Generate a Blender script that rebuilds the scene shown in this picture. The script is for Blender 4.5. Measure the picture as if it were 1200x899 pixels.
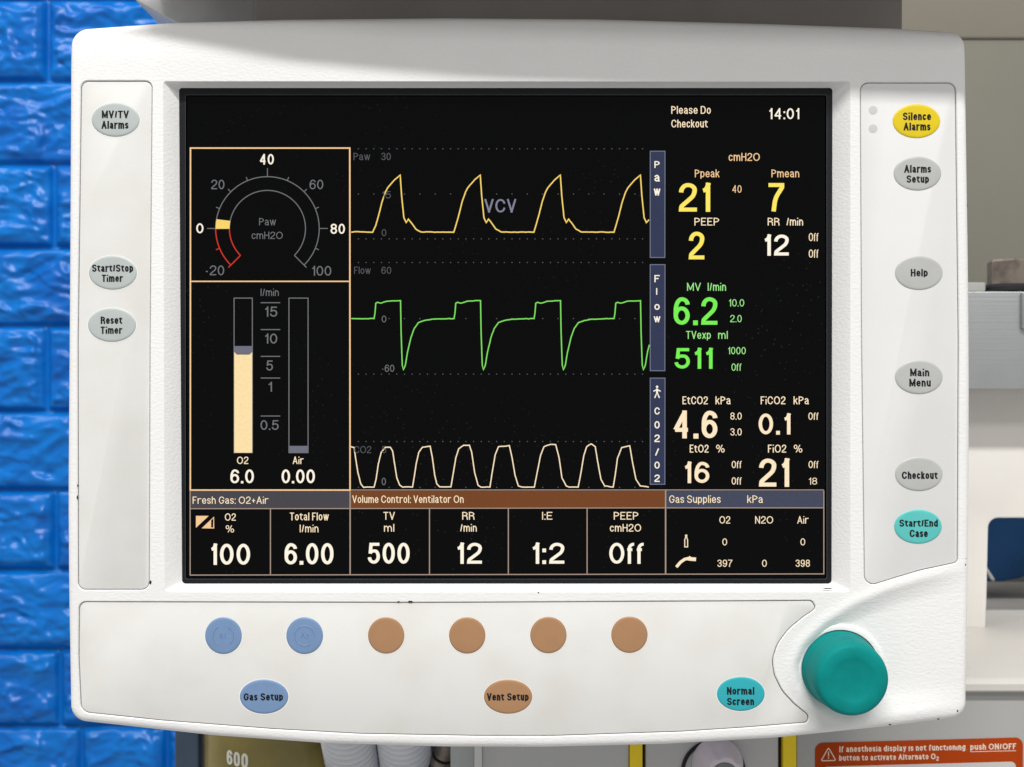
import bpy, bmesh, math, random
import numpy as np
from mathutils import Vector, noise
from mathutils.geometry import delaunay_2d_cdt

for o in list(bpy.data.objects): bpy.data.objects.remove(o)
SC = bpy.context.scene
COL = SC.collection
S = 0.00033            # metres per unit of the drawing (one unit = one photo pixel at the display's front face)
D = 1350.0             # lens to display front, in units
CX, CY = 600.0, 449.5

# ------------------------------------------------------------------ camera, world, lamps, exposure
cam = bpy.data.cameras.new('camera'); camo = bpy.data.objects.new('camera', cam); COL.objects.link(camo)
camo.location = (0, -D*S, 0); camo.rotation_euler = (math.pi/2, 0, 0)
cam.sensor_width = 36; cam.lens = 36*D/1200
cam.clip_start = 0.01; cam.clip_end = 100
cam.dof.use_dof = True; cam.dof.focus_distance = D*S; cam.dof.aperture_fstop = 20
SC.camera = camo
w = bpy.data.worlds.new('World'); SC.world = w; w.use_nodes = True
nt = w.node_tree; bg = nt.nodes['Background']
tc = nt.nodes.new('ShaderNodeTexCoord'); sx = nt.nodes.new('ShaderNodeSeparateXYZ'); rp = nt.nodes.new('ShaderNodeValToRGB')
nt.links.new(tc.outputs['Generated'], sx.inputs[0]); 
mp = nt.nodes.new('ShaderNodeMapRange'); mp.inputs['From Min'].default_value = -1; mp.inputs['From Max'].default_value = 1
nt.links.new(sx.outputs['Z'], mp.inputs['Value']); nt.links.new(mp.outputs[0], rp.inputs[0]); nt.links.new(rp.outputs[0], bg.inputs[0])
cr = rp.color_ramp; cr.elements[0].position = 0.47; cr.elements[0].color = (.12, .12, .13, 1); e_ = cr.elements.new(.12); e_.color = (1.25, 1.24, 1.22, 1); e_ = cr.elements.new(.27); e_.color = (.6, .6, .6, 1)
cr.elements[1].position = 0.85; cr.elements[1].color = (1, .985, .96, 1)
bg.inputs[1].default_value = 0.42
SC.view_settings.view_transform = 'Standard'; SC.view_settings.look = 'None'
SC.view_settings.exposure = 0; SC.view_settings.gamma = 1

def lamp(name, loc, target, sx_, sy_, power, col=(1, .985, .965)):
    l = bpy.data.lights.new(name, 'AREA'); l.shape = 'RECTANGLE'; l.size = sx_; l.size_y = sy_; l.energy = power; l.color = col
    o = bpy.data.objects.new(name, l); COL.objects.link(o); o.location = loc
    d = Vector(target)-Vector(loc); o.rotation_euler = d.to_track_quat('-Z', 'Y').to_euler()
    return o
# two ceiling tubes in front of the machine and one behind it
lamp('ceiling_tube', (0.0, -1.75, 2.40), (0, 0, 0), 1.6, .16, 89)
lamp('ceiling_tube', (0.75, -1.9, 1.55), (0, 0, 0), 1.2, .04, 11)
lamp('ceiling_tube', (-0.9, -0.15, 1.6), (-0.5, .6, 0), 1.3, .06, 14)
SC.cycles.use_denoising = True
SC.cycles.max_bounces = 8

# ------------------------------------------------------------------ helpers
def lin(c):
    return tuple((v/255/12.92 if v/255 <= .04045 else ((v/255+.055)/1.055)**2.4) for v in c)
def pt(x, y, d=0.0, ref=None):
    """Point of the drawing at depth d behind the display front; ref is the depth at which (x, y) was measured."""
    k = (D+(d if ref is None else ref))/D
    return ((x-CX)*k*S, d*S, (CY-y)*k*S)

class MB:
    def __init__(s): s.v, s.f, s.m = [], [], []
    def add(s, vs, fs, mi=0):
        b = len(s.v); s.v += [tuple(p) for p in vs]; s.f += [tuple(i+b for i in f) for f in fs]; s.m += [mi]*len(fs); return s
    def loft(s, rings, cap0=False, cap1=False, closed=True, mi=0):
        n = len(rings[0]); vs = [p for r in rings for p in r]; fs = []
        for k in range(len(rings)-1):
            for i in range(n if closed else n-1):
                j = (i+1) % n; fs.append((k*n+i, k*n+j, (k+1)*n+j, (k+1)*n+i))
        if cap0: fs.append(tuple(range(n))[::-1])
        if cap1: fs.append(tuple((len(rings)-1)*n+i for i in range(n)))
        return s.add(vs, fs, mi)
    def build(s, name, mats, parent=None, angle=35, weld=0):
        me = bpy.data.meshes.new(name); me.from_pydata(s.v, [], s.f)
        if not isinstance(mats, (list, tuple)): mats = [mats]
        for m in mats: me.materials.append(m)
        me.polygons.foreach_set('material_index', s.m)
        bm = bmesh.new(); bm.from_mesh(me)
        if weld: bmesh.ops.remove_doubles(bm, verts=bm.verts, dist=weld)
        bmesh.ops.recalc_face_normals(bm, faces=bm.faces)
        bm.to_mesh(me); bm.free()
        if angle:
            me.polygons.foreach_set('use_smooth', [True]*len(me.polygons)); me.set_sharp_from_angle(angle=math.radians(angle))
        me.update()
        o = bpy.data.objects.new(name, me); COL.objects.link(o)
        if parent: o.parent = parent
        return o

def tag(o, label=None, cat=None, group=None, kind=None):
    if label: o['label'] = label
    if cat: o['category'] = cat
    if group: o['group'] = group
    if kind: o['kind'] = kind
    return o
def empty(name, label, cat, group=None):
    o = bpy.data.objects.new(name, None); COL.objects.link(o); o.empty_display_size = .02
    return tag(o, label, cat, group)

def rounded(pts, closed=True, seg=7):
    """Polyline with true round corners; pts are (x, y, r)."""
    n = len(pts); out = []
    for i, p in enumerate(pts):
        p = tuple(p)+(0,)*(3-len(p)); P = Vector(p[:2]); r = p[2]
        if r <= 0 or (not closed and i in (0, n-1)): out.append(P); continue
        A = Vector(pts[i-1][:2])-P; B = Vector(pts[(i+1) % n][:2])-P
        la, lb = A.length, B.length
        if la < 1e-9 or lb < 1e-9: out.append(P); continue
        a, b = A/la, B/lb; c = max(-1, min(1, -a.dot(b))); th = math.acos(c)
        if th < 1e-3: out.append(P); continue
        fa = .5 if (closed or (0 < i-1 and len(pts[i-1]) > 2 and pts[i-1][2] > 0)) else 1.0
        fb = .5 if (closed or (i+1 < n-1 and len(pts[i+1]) > 2 and pts[i+1][2] > 0)) else 1.0
        wgt = math.cos(th/2)
        if r > 500:    # lettering curves: as elliptical as their box allows
            ta, tb = la*fa, lb*fb; m_ = min(ta, tb)*1.9; ta, tb = min(ta, m_), min(tb, m_)
        else: ta = tb = min(r*math.tan(th/2), la*fa, lb*fb)
        q0, q2 = P+a*ta, P+b*tb
        for k in range(seg+1):
            u = k/seg; d = (1-u)**2+2*u*(1-u)*wgt+u*u
            out.append(((1-u)**2*q0+2*u*(1-u)*wgt*P+u*u*q2)/d)
    res = []
    for p in out:
        if not res or (p-res[-1]).length > 1e-6: res.append(p)
    if closed and (res[0]-res[-1]).length < 1e-6: res.pop()
    return res
def resample(poly, step):
    out = []; n = len(poly)
    for i in range(n):
        a, b = poly[i], poly[(i+1) % n]; m = max(1, int((b-a).length/step+.5))
        out += [a+(b-a)*(k/m) for k in range(m)]
    return out
def area2(poly): return sum(poly[i-1].x*poly[i].y-poly[i].x*poly[i-1].y for i in range(len(poly)))
def offset(poly, d):
    """Closed outline moved outwards by d (negative: inwards)."""
    n = len(poly); sg = 1 if area2(poly) > 0 else -1; out = []
    for i in range(n):
        a = (poly[i]-poly[i-1]).normalized(); b = (poly[(i+1) % n]-poly[i]).normalized()
        na, nb = Vector((a.y, -a.x)), Vector((b.y, -b.x)); m = na+nb
        m = m/max(.35, m.length_squared/2) if m.length > 1e-6 else na
        out.append(poly[i]+m*d*sg)
    return out
def ring(poly, d, ref=None): return [pt(p.x, p.y, d, ref) for p in poly]
def rect(x0, y0, x1, y1, r=0): return rounded([(x0, y0, r), (x1, y0, r), (x1, y1, r), (x0, y1, r)])
def ell(cx, cy, rx, ry, n=56): return [Vector((cx+rx*math.cos(2*math.pi*k/n), cy+ry*math.sin(2*math.pi*k/n))) for k in range(n)]

def slab(mb, poly, d0, d1, bev=1.0, ref=None, mi=0):
    """Solid plate of an outline: front at depth d0, back at d1, rounded front edge."""
    ref = d0 if ref is None else ref
    rs = [ring(poly, d1, ref), ring(poly, d0+bev, ref)]
    for k in (1, 2, 3):
        a = k*math.pi/6; rs.append(ring(offset(poly, -bev*(1-math.cos(a))), d0+bev*(1-math.sin(a)), ref))
    return mb.loft(rs, True, True, mi=mi)
def stroke(pl, wd, closed=False, miter=1.7):
    n = len(pl); L, R = [], []
    for i in range(n):
        if closed or 0 < i < n-1:
            a = (pl[i]-pl[i-1]).normalized(); b = (pl[(i+1) % n]-pl[i]).normalized()
        elif i == 0: a = b = (pl[1]-pl[0]).normalized()
        else: a = b = (pl[i]-pl[i-1]).normalized()
        na, nb = Vector((-a.y, a.x)), Vector((-b.y, b.x)); m = na+nb
        if m.length < 1e-4: m = na
        else:
            m = m.normalized(); m = m*min(miter, 1/max(.2, m.dot(na)))
        L.append(pl[i]+m*wd/2); R.append(pl[i]-m*wd/2)
    return L, R
def line(mb, pl, wd, d, closed=False, mi=0, ref=None):
    pl = [Vector(p[:2]) for p in pl]; L, R = stroke(pl, wd, closed); n = len(pl)
    vs = [pt(p.x, p.y, d, ref) for p in L]+[pt(p.x, p.y, d, ref) for p in R]
    fs = [(i, (i+1) % n, n+(i+1) % n, n+i) for i in range(n if closed else n-1)]
    return mb.add(vs, fs, mi)
def flat(mb, poly, d, mi=0, ref=None):
    vs = [pt(p[0], p[1], d, ref) for p in poly]; return mb.add(vs, [tuple(range(len(vs)))], mi)
def box(mb, x0, y0, x1, y1, d0, d1, bev=1.0, mi=0, ref=None): return slab(mb, rect(x0, y0, x1, y1, 2*bev), d0, d1, bev, ref, mi)
def lathe(mb, cx, cy, prof, ref=0, n=72, mi=0, caps=(True, True), wob=None):
    """Turned shape about the viewing direction; prof = (radius, depth)."""
    return mb.loft([[pt(cx+r*math.cos(2*math.pi*k/n), cy+r*math.sin(2*math.pi*k/n), d, ref) for k in range(n)] for r, d in prof], caps[0], caps[1], mi=mi)

# ------------------------------------------------------------------ lettering: strokes drawn to a height, width and weight
_R = 9
def _g(wd, *st): return (wd, st)
def _sc(x, v): return [(a, b*v, r) for a, b, r in x]
_S = [(1, .76, 0), (1, 1, _R), (0, 1, _R), (0, .53, _R), (1, .49, _R), (1, 0, _R), (0, 0, _R), (0, .26, 0)]
X = .74
G = {
'0': _g(.58, ('c', [(0,0,_R),(1,0,_R),(1,1,_R),(0,1,_R)])),
'1': _g(.30, ('o', [(1,0,0),(1,1,0)]), ('o', [(0,.77,0),(.62,.80,.2),(1,1,0)])),
'2': _g(.58, ('o', [(0,.70,0),(0,1,_R),(1,1,_R),(1,.60,.45),(.02,.13,.1),(0,0,0),(1,0,0)])),
'3': _g(.58, ('o', [(0,.77,0),(0,1,_R),(.95,1,_R),(.95,.53,_R),(.35,.53,0)]), ('o', [(.35,.53,0),(1,.53,_R),(1,0,_R),(0,0,_R),(0,.25,0)])),
'4': _g(.64, ('o', [(.74,0,0),(.74,1,0)]), ('o', [(.71,.98,0),(.03,.27,0)]), ('o', [(0,.27,0),(1,.27,0)])),
'5': _g(.58, ('o', [(.94,1,0),(.18,1,0),(.09,.48,0)]), ('o', [(.07,.50,0),(.25,.63,.2),(1,.63,_R),(1,0,_R),(0,0,_R),(0,.27,0)])),
'6': _g(.58, ('c', [(0,0,_R),(1,0,_R),(1,.61,_R),(0,.61,_R)]), ('o', [(0,.3,0),(0,1,_R),(1,1,_R),(1,.77,0)])),
'7': _g(.56, ('o', [(0,1,0),(1,1,0),(1,.9,.1),(.40,.45,.8),(.28,0,0)])),
'8': _g(.58, ('c', [(.04,.54,_R),(.96,.54,_R),(.96,1,_R),(.04,1,_R)]), ('c', [(0,0,_R),(1,0,_R),(1,.54,_R),(0,.54,_R)])),
'9': _g(.58, ('c', [(0,.39,_R),(1,.39,_R),(1,1,_R),(0,1,_R)]), ('o', [(1,.7,0),(1,0,_R),(0,0,_R),(0,.23,0)])),
'.': _g(0, ('d', [(0,0)])), ':': _g(0, ('d', [(0,0),(0,.66)])), ',': _g(0, ('d', [(0,0)]), ('o', [(.5,0,0),(0,-.18,0)])),
'/': _g(.30, ('o', [(0,-.03,0),(1,1.03,0)])), '-': _g(.28, ('o', [(0,.37,0),(1,.37,0)])),
'+': _g(.50, ('o', [(0,.42,0),(1,.42,0)]), ('o', [(.5,.12,0),(.5,.72,0)])),
'%': _g(.84, ('c', [(0,.5,_R),(.36,.5,_R),(.36,1,_R),(0,1,_R)]), ('c', [(.64,0,_R),(1,0,_R),(1,.5,_R),(.64,.5,_R)]), ('o', [(.26,-.03,0),(.74,1.03,0)])),
'A': _g(.68, ('o', [(0,0,0),(.5,1,0),(1,0,0)]), ('o', [(.17,.31,0),(.83,.31,0)])),
'C': _g(.70, ('o', [(1,.68,0),(1,1,_R),(0,1,_R),(0,0,_R),(1,0,_R),(1,.34,0)])),
'D': _g(.64, ('c', [(0,0,0),(1,0,_R),(1,1,_R),(0,1,0)])),
'E': _g(.54, ('o', [(1,1,0),(0,1,0),(0,0,0),(1,0,0)]), ('o', [(0,.52,0),(.92,.52,0)])),
'F': _g(.50, ('o', [(1,1,0),(0,1,0),(0,0,0)]), ('o', [(0,.51,0),(.88,.51,0)])),
'G': _g(.68, ('o', [(1,.7,0),(1,1,_R),(0,1,_R),(0,0,_R),(1,0,_R),(1,.46,0),(.55,.46,0)])),
'H': _g(.60, ('o', [(0,0,0),(0,1,0)]), ('o', [(1,0,0),(1,1,0)]), ('o', [(0,.52,0),(1,.52,0)])),
'I': _g(0, ('o', [(.5,0,0),(.5,1,0)])),
'M': _g(.74, ('o', [(0,0,0),(0,1,0),(.5,.12,0),(1,1,0),(1,0,0)])),
'N': _g(.60, ('o', [(0,0,0),(0,1,0),(1,0,0),(1,1,0)])),
'O': _g(.80, ('c', [(0,0,_R),(1,0,_R),(1,1,_R),(0,1,_R)])),
'P': _g(.58, ('o', [(0,0,0),(0,1,0),(1,1,_R),(1,.46,_R),(0,.46,0)])),
'R': _g(.62, ('o', [(0,0,0),(0,1,0),(.96,1,_R),(.96,.5,_R),(0,.5,0)]), ('o', [(.5,.5,0),(.92,.46,.2),(1,0,0)])),
'S': _g(.62, ('o', _S)),
'T': _g(.58, ('o', [(0,1,0),(1,1,0)]), ('o', [(.5,1,0),(.5,0,0)])),
'V': _g(.64, ('o', [(0,1,0),(.5,0,0),(1,1,0)])),
'a': _g(.50, ('o', [(.02,X-.2,0),(.02,X,_R),(.9,X,_R),(.9,.1,.1),(1,0,0)]), ('o', [(.9,.43,0),(0,.40,_R),(0,0,_R),(.9,0,_R),(.9,.2,0)])),
'b': _g(.52, ('o', [(0,0,0),(0,1,0)]), ('c', [(0,0,_R),(1,0,_R),(1,X,_R),(0,X,_R)])),
'c': _g(.48, ('o', [(1,X-.2,0),(1,X,_R),(0,X,_R),(0,0,_R),(1,0,_R),(1,.22,0)])),
'd': _g(.52, ('o', [(1,0,0),(1,1,0)]), ('c', [(0,0,_R),(1,0,_R),(1,X,_R),(0,X,_R)])),
'e': _g(.52, ('o', [(0,.36,0),(1,.36,0),(1,X,_R),(0,X,_R),(0,0,_R),(.98,0,_R),(.98,.18,0)])),
'f': _g(.38, ('o', [(.28,0,0),(.28,1,.2),(1.05,1,0)]), ('o', [(-.25,.7,0),(1,.7,0)])),
'g': _g(.52, ('c', [(0,0,_R),(1,0,_R),(1,X,_R),(0,X,_R)]), ('o', [(1,X,0),(1,-.28,_R),(0,-.28,_R),(0,-.14,0)])),
'h': _g(.50, ('o', [(0,0,0),(0,1,0)]), ('o', [(0,.4,0),(0,X,_R),(1,X,_R),(1,0,0)])),
'i': _g(0, ('o', [(.5,0,0),(.5,X-.07,0)]), ('t', [(0,1)])),
'k': _g(.48, ('o', [(0,0,0),(0,1,0)]), ('o', [(.95,X,0),(0,.26,0)]), ('o', [(.38,.46,0),(1,0,0)])),
'l': _g(0, ('o', [(.5,0,0),(.5,1,0)])),
'm': _g(.80, ('o', [(0,0,0),(0,X,0)]), ('o', [(0,.4,0),(0,X,_R),(.5,X,_R),(.5,0,0)]), ('o', [(.5,.4,0),(.5,X,_R),(1,X,_R),(1,0,0)])),
'n': _g(.50, ('o', [(0,0,0),(0,X,0)]), ('o', [(0,.4,0),(0,X,_R),(1,X,_R),(1,0,0)])),
'o': _g(.52, ('c', [(0,0,_R),(1,0,_R),(1,X,_R),(0,X,_R)])),
'p': _g(.52, ('o', [(0,-.28,0),(0,X,0)]), ('c', [(0,0,_R),(1,0,_R),(1,X,_R),(0,X,_R)])),
'r': _g(.44, ('o', [(0,0,0),(0,X,0)]), ('o', [(.02,.40,0),(.1,X,.25),(1.1,X,0)])),
's': _g(.46, ('o', _sc(_S, X))),
't': _g(.42, ('o', [(.32,.95,0),(.32,0,.22),(1,0,0)]), ('o', [(-.12,X,0),(1,X,0)])),
'u': _g(.50, ('o', [(1,0,0),(1,X,0)]), ('o', [(1,.34,0),(1,0,_R),(0,0,_R),(0,X,0)])),
'v': _g(.50, ('o', [(0,X,0),(.5,0,0),(1,X,0)])),
'w': _g(.74, ('o', [(0,X,0),(.26,0,0),(.5,X,0),(.74,0,0),(1,X,0)])),
'x': _g(.48, ('o', [(0,X,0),(1,0,0)]), ('o', [(0,0,0),(1,X,0)])),
'y': _g(.50, ('o', [(0,X,0),(.52,.02,0)]), ('o', [(1,X,0),(.42,-.2,.12),(.08,-.28,0)])),
}
def text(mb, body, x0, x1, top, base, d, wt=.13, mi=0, ref=None, gap=.13, slope=0.0, con=1.12):
    """Write body between x0 and x1 with capitals from top to base; wt is the stroke as a share of the height."""
    H = base-top; sw = wt*H; tot = 0
    for ch in body: tot += .40 if ch == ' ' else G[ch][0]
    ng = sum(1 for a, b in zip(body, body[1:]) if a != ' ' and b != ' ')
    fixed = sum(sw for ch in body if ch != ' ' and G[ch][0] == 0)
    k = (x1-x0-fixed)/max(1e-6, (tot+ng*gap)*H)
    if k < .2: k = .2
    x = x0; eps = 0
    for i, ch in enumerate(body):
        if ch == ' ': x += .40*H*k; continue
        wd, sts = G[ch]; W = wd*H*k if wd else sw
        for kind, pts in sts:
            f = lambda u, v: Vector((x+sw/2+u*max(W-sw, 0), base-sw/con/2-v*(H-sw/con)))
            eps += 1
            if kind == 't':     # the dot of an i
                c = f(*pts[0]); h = sw*.53; y_ = base-H
                flat(mb, [(c.x-h, y_), (c.x+h, y_), (c.x+h, y_+min(sw, .17*H)), (c.x-h, y_+min(sw, .17*H))], d-.004*(eps % 5), mi, ref)
                continue
            if kind == 'd':
                for u, v in pts:
                    c = f(u, v); h = sw*.55
                    q = [(c.x-h, c.y-h), (c.x+h, c.y-h), (c.x+h, c.y+h), (c.x-h, c.y+h)]
                    flat(mb, [(a, b+slope*(a-x0)) for a, b in q], d-.004*(eps % 5), mi, ref)
                continue
            P = []
            for q in pts:
                c = f(q[0], q[1]); P.append((c.x, c.y, q[2]*H if q[2] < _R else 9999))
            if kind == 'o':   # butt ends reach the box where a stem stops on a line
                for a, b in ((0, 1), (-1, -2)):
                    e = Vector(P[a][:2]); dr = (e-Vector(P[b][:2])); 
                    q = pts[a]
                    if dr.length > 0 and (abs(q[1]) < .01 or abs(q[1]-1) < .01 or abs(q[1]-X) < .01):
                        e = e+dr.normalized()*sw/2; P[a] = (e.x, e.y, 0)
            runs = [P]
            if kind == 'o':
                cuts = [i for i in range(1, len(P)-1) if P[i][2] == 0 and (Vector(P[i][:2])-Vector(P[i-1][:2])).angle(Vector(P[i+1][:2])-Vector(P[i][:2]), 0) > 1.75]
                runs = []; a = 0
                for c in cuts+[len(P)-1]: runs.append([tuple(q) for q in P[a:c+1]]); a = c
                for r_, run in enumerate(runs):     # both legs of a pointed corner run a little past it
                    for end in ((0,) if r_ else ())+((-1,) if r_ < len(runs)-1 else ()):
                        e = Vector(run[end][:2]); o2 = Vector(run[1 if end == 0 else -2][:2])
                        q = (e-o2).normalized(); e = e+q*min(sw*.5/max(abs(q.y), .3), sw*.55); run[end] = (e.x, e.y, 0)
            for run in runs:
                eps += 1
                pl = rounded(run, kind == 'c', 6)
                if slope: pl = [Vector((p.x, p.y+slope*(p.x-x0))) for p in pl]
                # upright strokes are a little heavier than level ones
                L_, R_ = stroke([Vector((p.x, p.y*con)) for p in pl], sw, kind == 'c'); n = len(pl); cl = kind == 'c'
                mb.add([pt(p.x, p.y/con, d-.004*(eps % 7), ref) for p in L_+R_], [(i_, (i_+1) % n, n+(i_+1) % n, n+i_) for i_ in range(n if cl else n-1)], mi)
        x += W
        if i+1 < len(body) and body[i+1] != ' ': x += gap*H*k
    return mb

# ------------------------------------------------------------------ materials
def mat(name, col, rough=.5, spec=.5, metal=0, bump=0, bscale=400, bstretch=(1, 1, 1), mottle=0, mscale=40, coat=0, trans=0, specks=0, bdist=.0002, mtint=None):
    m = bpy.data.materials.new(name); m.use_nodes = True; n = m.node_tree; b = n.nodes['Principled BSDF']
    b.inputs['Base Color'].default_value = (*col, 1); b.inputs['Roughness'].default_value = rough
    b.inputs['Specular IOR Level'].default_value = spec; b.inputs['Metallic'].default_value = metal
    b.inputs['Coat Weight'].default_value = coat; b.inputs['Transmission Weight'].default_value = trans
    t = n.nodes.new('ShaderNodeTexCoord')
    def nz(scale, detail=4, stretch=(1, 1, 1)):
        q = n.nodes.new('ShaderNodeTexNoise'); q.inputs['Scale'].default_value = scale; q.inputs['Detail'].default_value = detail
        mm = n.nodes.new('ShaderNodeMapping'); mm.inputs['Scale'].default_value = stretch
        n.links.new(t.outputs['Object'], mm.inputs[0]); n.links.new(mm.outputs[0], q.inputs['Vector']); return q
    if bump:
        q = nz(bscale, 3, bstretch); bp = n.nodes.new('ShaderNodeBump'); bp.inputs['Strength'].default_value = bump; bp.inputs['Distance'].default_value = bdist
        n.links.new(q.outputs['Fac'], bp.inputs['Height']); n.links.new(bp.outputs[0], b.inputs['Normal'])
    src = None
    if mottle:
        q = nz(mscale, 6); mx = n.nodes.new('ShaderNodeMix'); mx.data_type = 'RGBA'
        r = n.nodes.new('ShaderNodeValToRGB'); r.color_ramp.elements[0].position = .42; r.color_ramp.elements[1].position = .68
        n.links.new(q.outputs['Fac'], r.inputs[0]); n.links.new(r.outputs[0], mx.inputs['Factor'])
        mx.inputs['A'].default_value = (*col, 1)
        tint = mtint or tuple(c*(1-mottle) for c in col)
        mx.inputs['B'].default_value = (*tint, 1); n.links.new(mx.outputs['Result'], b.inputs['Base Color'])
        rr = n.nodes.new('ShaderNodeMapRange'); rr.inputs['To Min'].default_value = rough*.85; rr.inputs['To Max'].default_value = min(1, rough*1.2)
        n.links.new(q.outputs['Fac'], rr.inputs['Value']); n.links.new(rr.outputs[0], b.inputs['Roughness'])
    if specks:   # dust
        v = n.nodes.new('ShaderNodeTexVoronoi'); v.inputs['Scale'].default_value = 420; n.links.new(t.outputs['Object'], v.inputs['Vector'])
        q2 = nz(16, 2)
        lt = n.nodes.new('ShaderNodeMath'); lt.operation = 'LESS_THAN'; lt.inputs[1].default_value = .13; n.links.new(v.outputs['Distance'], lt.inputs[0])
        g2 = n.nodes.new('ShaderNodeMapRange'); g2.inputs['From Min'].default_value = .45; g2.inputs['From Max'].default_value = .75; n.links.new(q2.outputs['Fac'], g2.inputs['Value'])
        m2 = n.nodes.new('ShaderNodeMath'); m2.operation = 'MULTIPLY'; n.links.new(lt.outputs[0], m2.inputs[0]); n.links.new(g2.outputs[0], m2.inputs[1])
        m3 = n.nodes.new('ShaderNodeMath'); m3.operation = 'MULTIPLY'; m3.inputs[1].default_value = specks; n.links.new(m2.outputs[0], m3.inputs[0])
        mx = n.nodes.new('ShaderNodeMix'); mx.data_type = 'RGBA'; mx.inputs['A'].default_value = (*col, 1); mx.inputs['B'].default_value = (.3, .3, .3, 1)
        n.links.new(m3.outputs[0], mx.inputs['Factor']); n.links.new(mx.outputs['Result'], b.inputs['Base Color'])
    return m
def glow(name, rgb, k=1.0):
    m = bpy.data.materials.new(name); m.use_nodes = True; n = m.node_tree; b = n.nodes['Principled BSDF']
    b.inputs['Base Color'].default_value = (.004, .004, .004, 1); b.inputs['Specular IOR Level'].default_value = .1; b.inputs['Roughness'].default_value = .4
    c = lin(rgb); t = n.nodes.new('ShaderNodeTexCoord'); q = n.nodes.new('ShaderNodeTexNoise'); q.inputs['Scale'].default_value = 900
    n.links.new(t.outputs['Object'], q.inputs['Vector'])
    mr = n.nodes.new('ShaderNodeMapRange'); mr.inputs['To Min'].default_value = k*.9; mr.inputs['To Max'].default_value = k*1.1
    n.links.new(q.outputs['Fac'], mr.inputs['Value']); n.links.new(mr.outputs[0], b.inputs['Emission Strength'])
    b.inputs['Emission Color'].default_value = (*c, 1)
    return m
M = {}
M['housing'] = mat('housing_plastic', (.80, .797, .79), .45, .35, mottle=.025, mscale=30, bump=.6, bscale=950, bstretch=(.55, 1, 1.15), bdist=.00026)
M['panel'] = mat('keypad_film', (.71, .705, .685), .5, .2, bump=.05, bscale=300, mottle=.05, mscale=38, mtint=(.665, .655, .62))
M['panel_right'] = mat('keypad_film_clean', (.705, .705, .70), .5, .2, bump=.05, bscale=300, mottle=.03, mscale=30)
M['gap'] = mat('dark_gap', (.02, .02, .02), .8, .2, mottle=.3)
M['black'] = mat('black_frame', (.006, .007, .009), .5, .25, bump=.1, bscale=900)
M['lcd'] = mat('lcd_glass', (.0007, .0008, .0011), .09, .11, specks=.05)
M['knob'] = mat('teal_rubber', (.0012, .225, .212), .62, .12, bump=.12, bscale=1600, mottle=.12, mscale=120)
M['ink'] = mat('black_ink', (.006, .006, .008), .5, .3, mottle=.2, mscale=900)
KEYC = {'grey': (.44, .48, .47), 'warmgrey': (.45, .46, .445), 'yellow': (.70, .53, .008), 'teal': (.10, .50, .475), 'teal2': (.028, .385, .44), 'blue': (.165, .265, .445), 'tan': (.385, .21, .105)}
for k, c in KEYC.items(): M['key_'+k] = mat('key_'+k, c, .38, .35, bump=.06, bscale=500, mottle=.05, mscale=160)
M['halo'] = mat('key_border', (.80, .80, .78), .4, .3, mottle=.03)
M['led'] = mat('indicator_window', (.56, .56, .55), .4, .3, mottle=.05)
GL = {'cream': (255, 232, 196), 'wash': (252, 224, 170), 'line': (222, 190, 152), 'grey': (112, 113, 116), 'dim': (84, 85, 90), 'yellow': (252, 231, 98), 'trace_y': (250, 214, 108), 'orange': (246, 202, 150),
      'green': (118, 240, 82), 'trace_g': (128, 226, 96), 'green2': (160, 236, 140), 'white': (255, 246, 226), 'red': (206, 52, 36), 'slider': (108, 110, 124), 'bar_grey': (70, 68, 74), 'bar_brown': (116, 66, 32), 'bar_blue': (66, 71, 90),
      'tab': (48, 54, 82), 'tab_edge': (112, 118, 140), 'vcv': (128, 128, 150), 'box': (168, 146, 132)}
for k, c in GL.items(): M[k] = glow('lit_'+k, c)

# ------------------------------------------------------------------ the display
disp = empty('anesthesia_display', 'white anesthesia ventilator display with lit black screen, coloured keys and a teal knob', 'medical monitor')

OUT = resample(rounded([(81, 32.5, 21), (195, 24, 200), (330, 20, 300), (520, 18.2, 500), (700, 19.5, 500), (900, 25, 300), (1050, 30.5, 200), (1133, 35.5, 19),
    (1137, 300, 500), (1138.5, 450, 600), (1137.5, 620, 600), (1134, 841.5, 20), (1043, 853, 200), (912, 866.5, 300), (780, 874, 300), (640, 877.5, 500), (520, 877.2, 500), (378, 873, 300), (250, 864, 300),
    (81, 845.5, 20), (77, 620, 600), (79, 400, 600)], True, 10), 3.0)
PL = resample(rounded([(94.5, 94.5, 9), (178.5, 94.5, 9), (176, 400, 500), (175, 691.5, 10), (91, 691.5, 9), (90.5, 400, 500)]), 3.5)
PR = resample(rounded([(1008, 96.5, 10), (1120.5, 96.5, 10), (1124, 400, 500), (1122.8, 659.5, 6), (1078, 669, 200), (1045, 679, 60), (1013, 689, 11), (1009.5, 400, 500)]), 3.0)
PB = resample(rounded([(92, 705, 9), (500, 706, 500), (951.5, 703.6, 6), (957.5, 713, 7), (943, 722.6, 40), (924, 738, 60), (911, 756, 40), (905.5, 774, 30), (908, 791, 30), (917, 809.5, 40), (931, 824.6, 60), (948, 838, 7), (947, 847.2, 7),
    (880, 852.7, 200), (800, 858, 200), (650, 863, 300), (560, 863, 300), (420, 860.5, 300), (320, 855, 300), (190, 845, 200), (94.5, 835, 12), (91.5, 770, 200)]), 3.0)
BO = resample(rounded([(191, 95, 4), (996.5, 95, 4), (996.5, 694, 5), (193, 694, 5)]), 6.0)     # outer edge of the screen recess
RD = 15.0                                                                                   # depth of the recess floor
BI = resample(rounded([(209.3, 102.6, 3), (976, 102.6, 3), (975, 684.6, 3), (211, 684.6, 3)]), 6.0)

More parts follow.
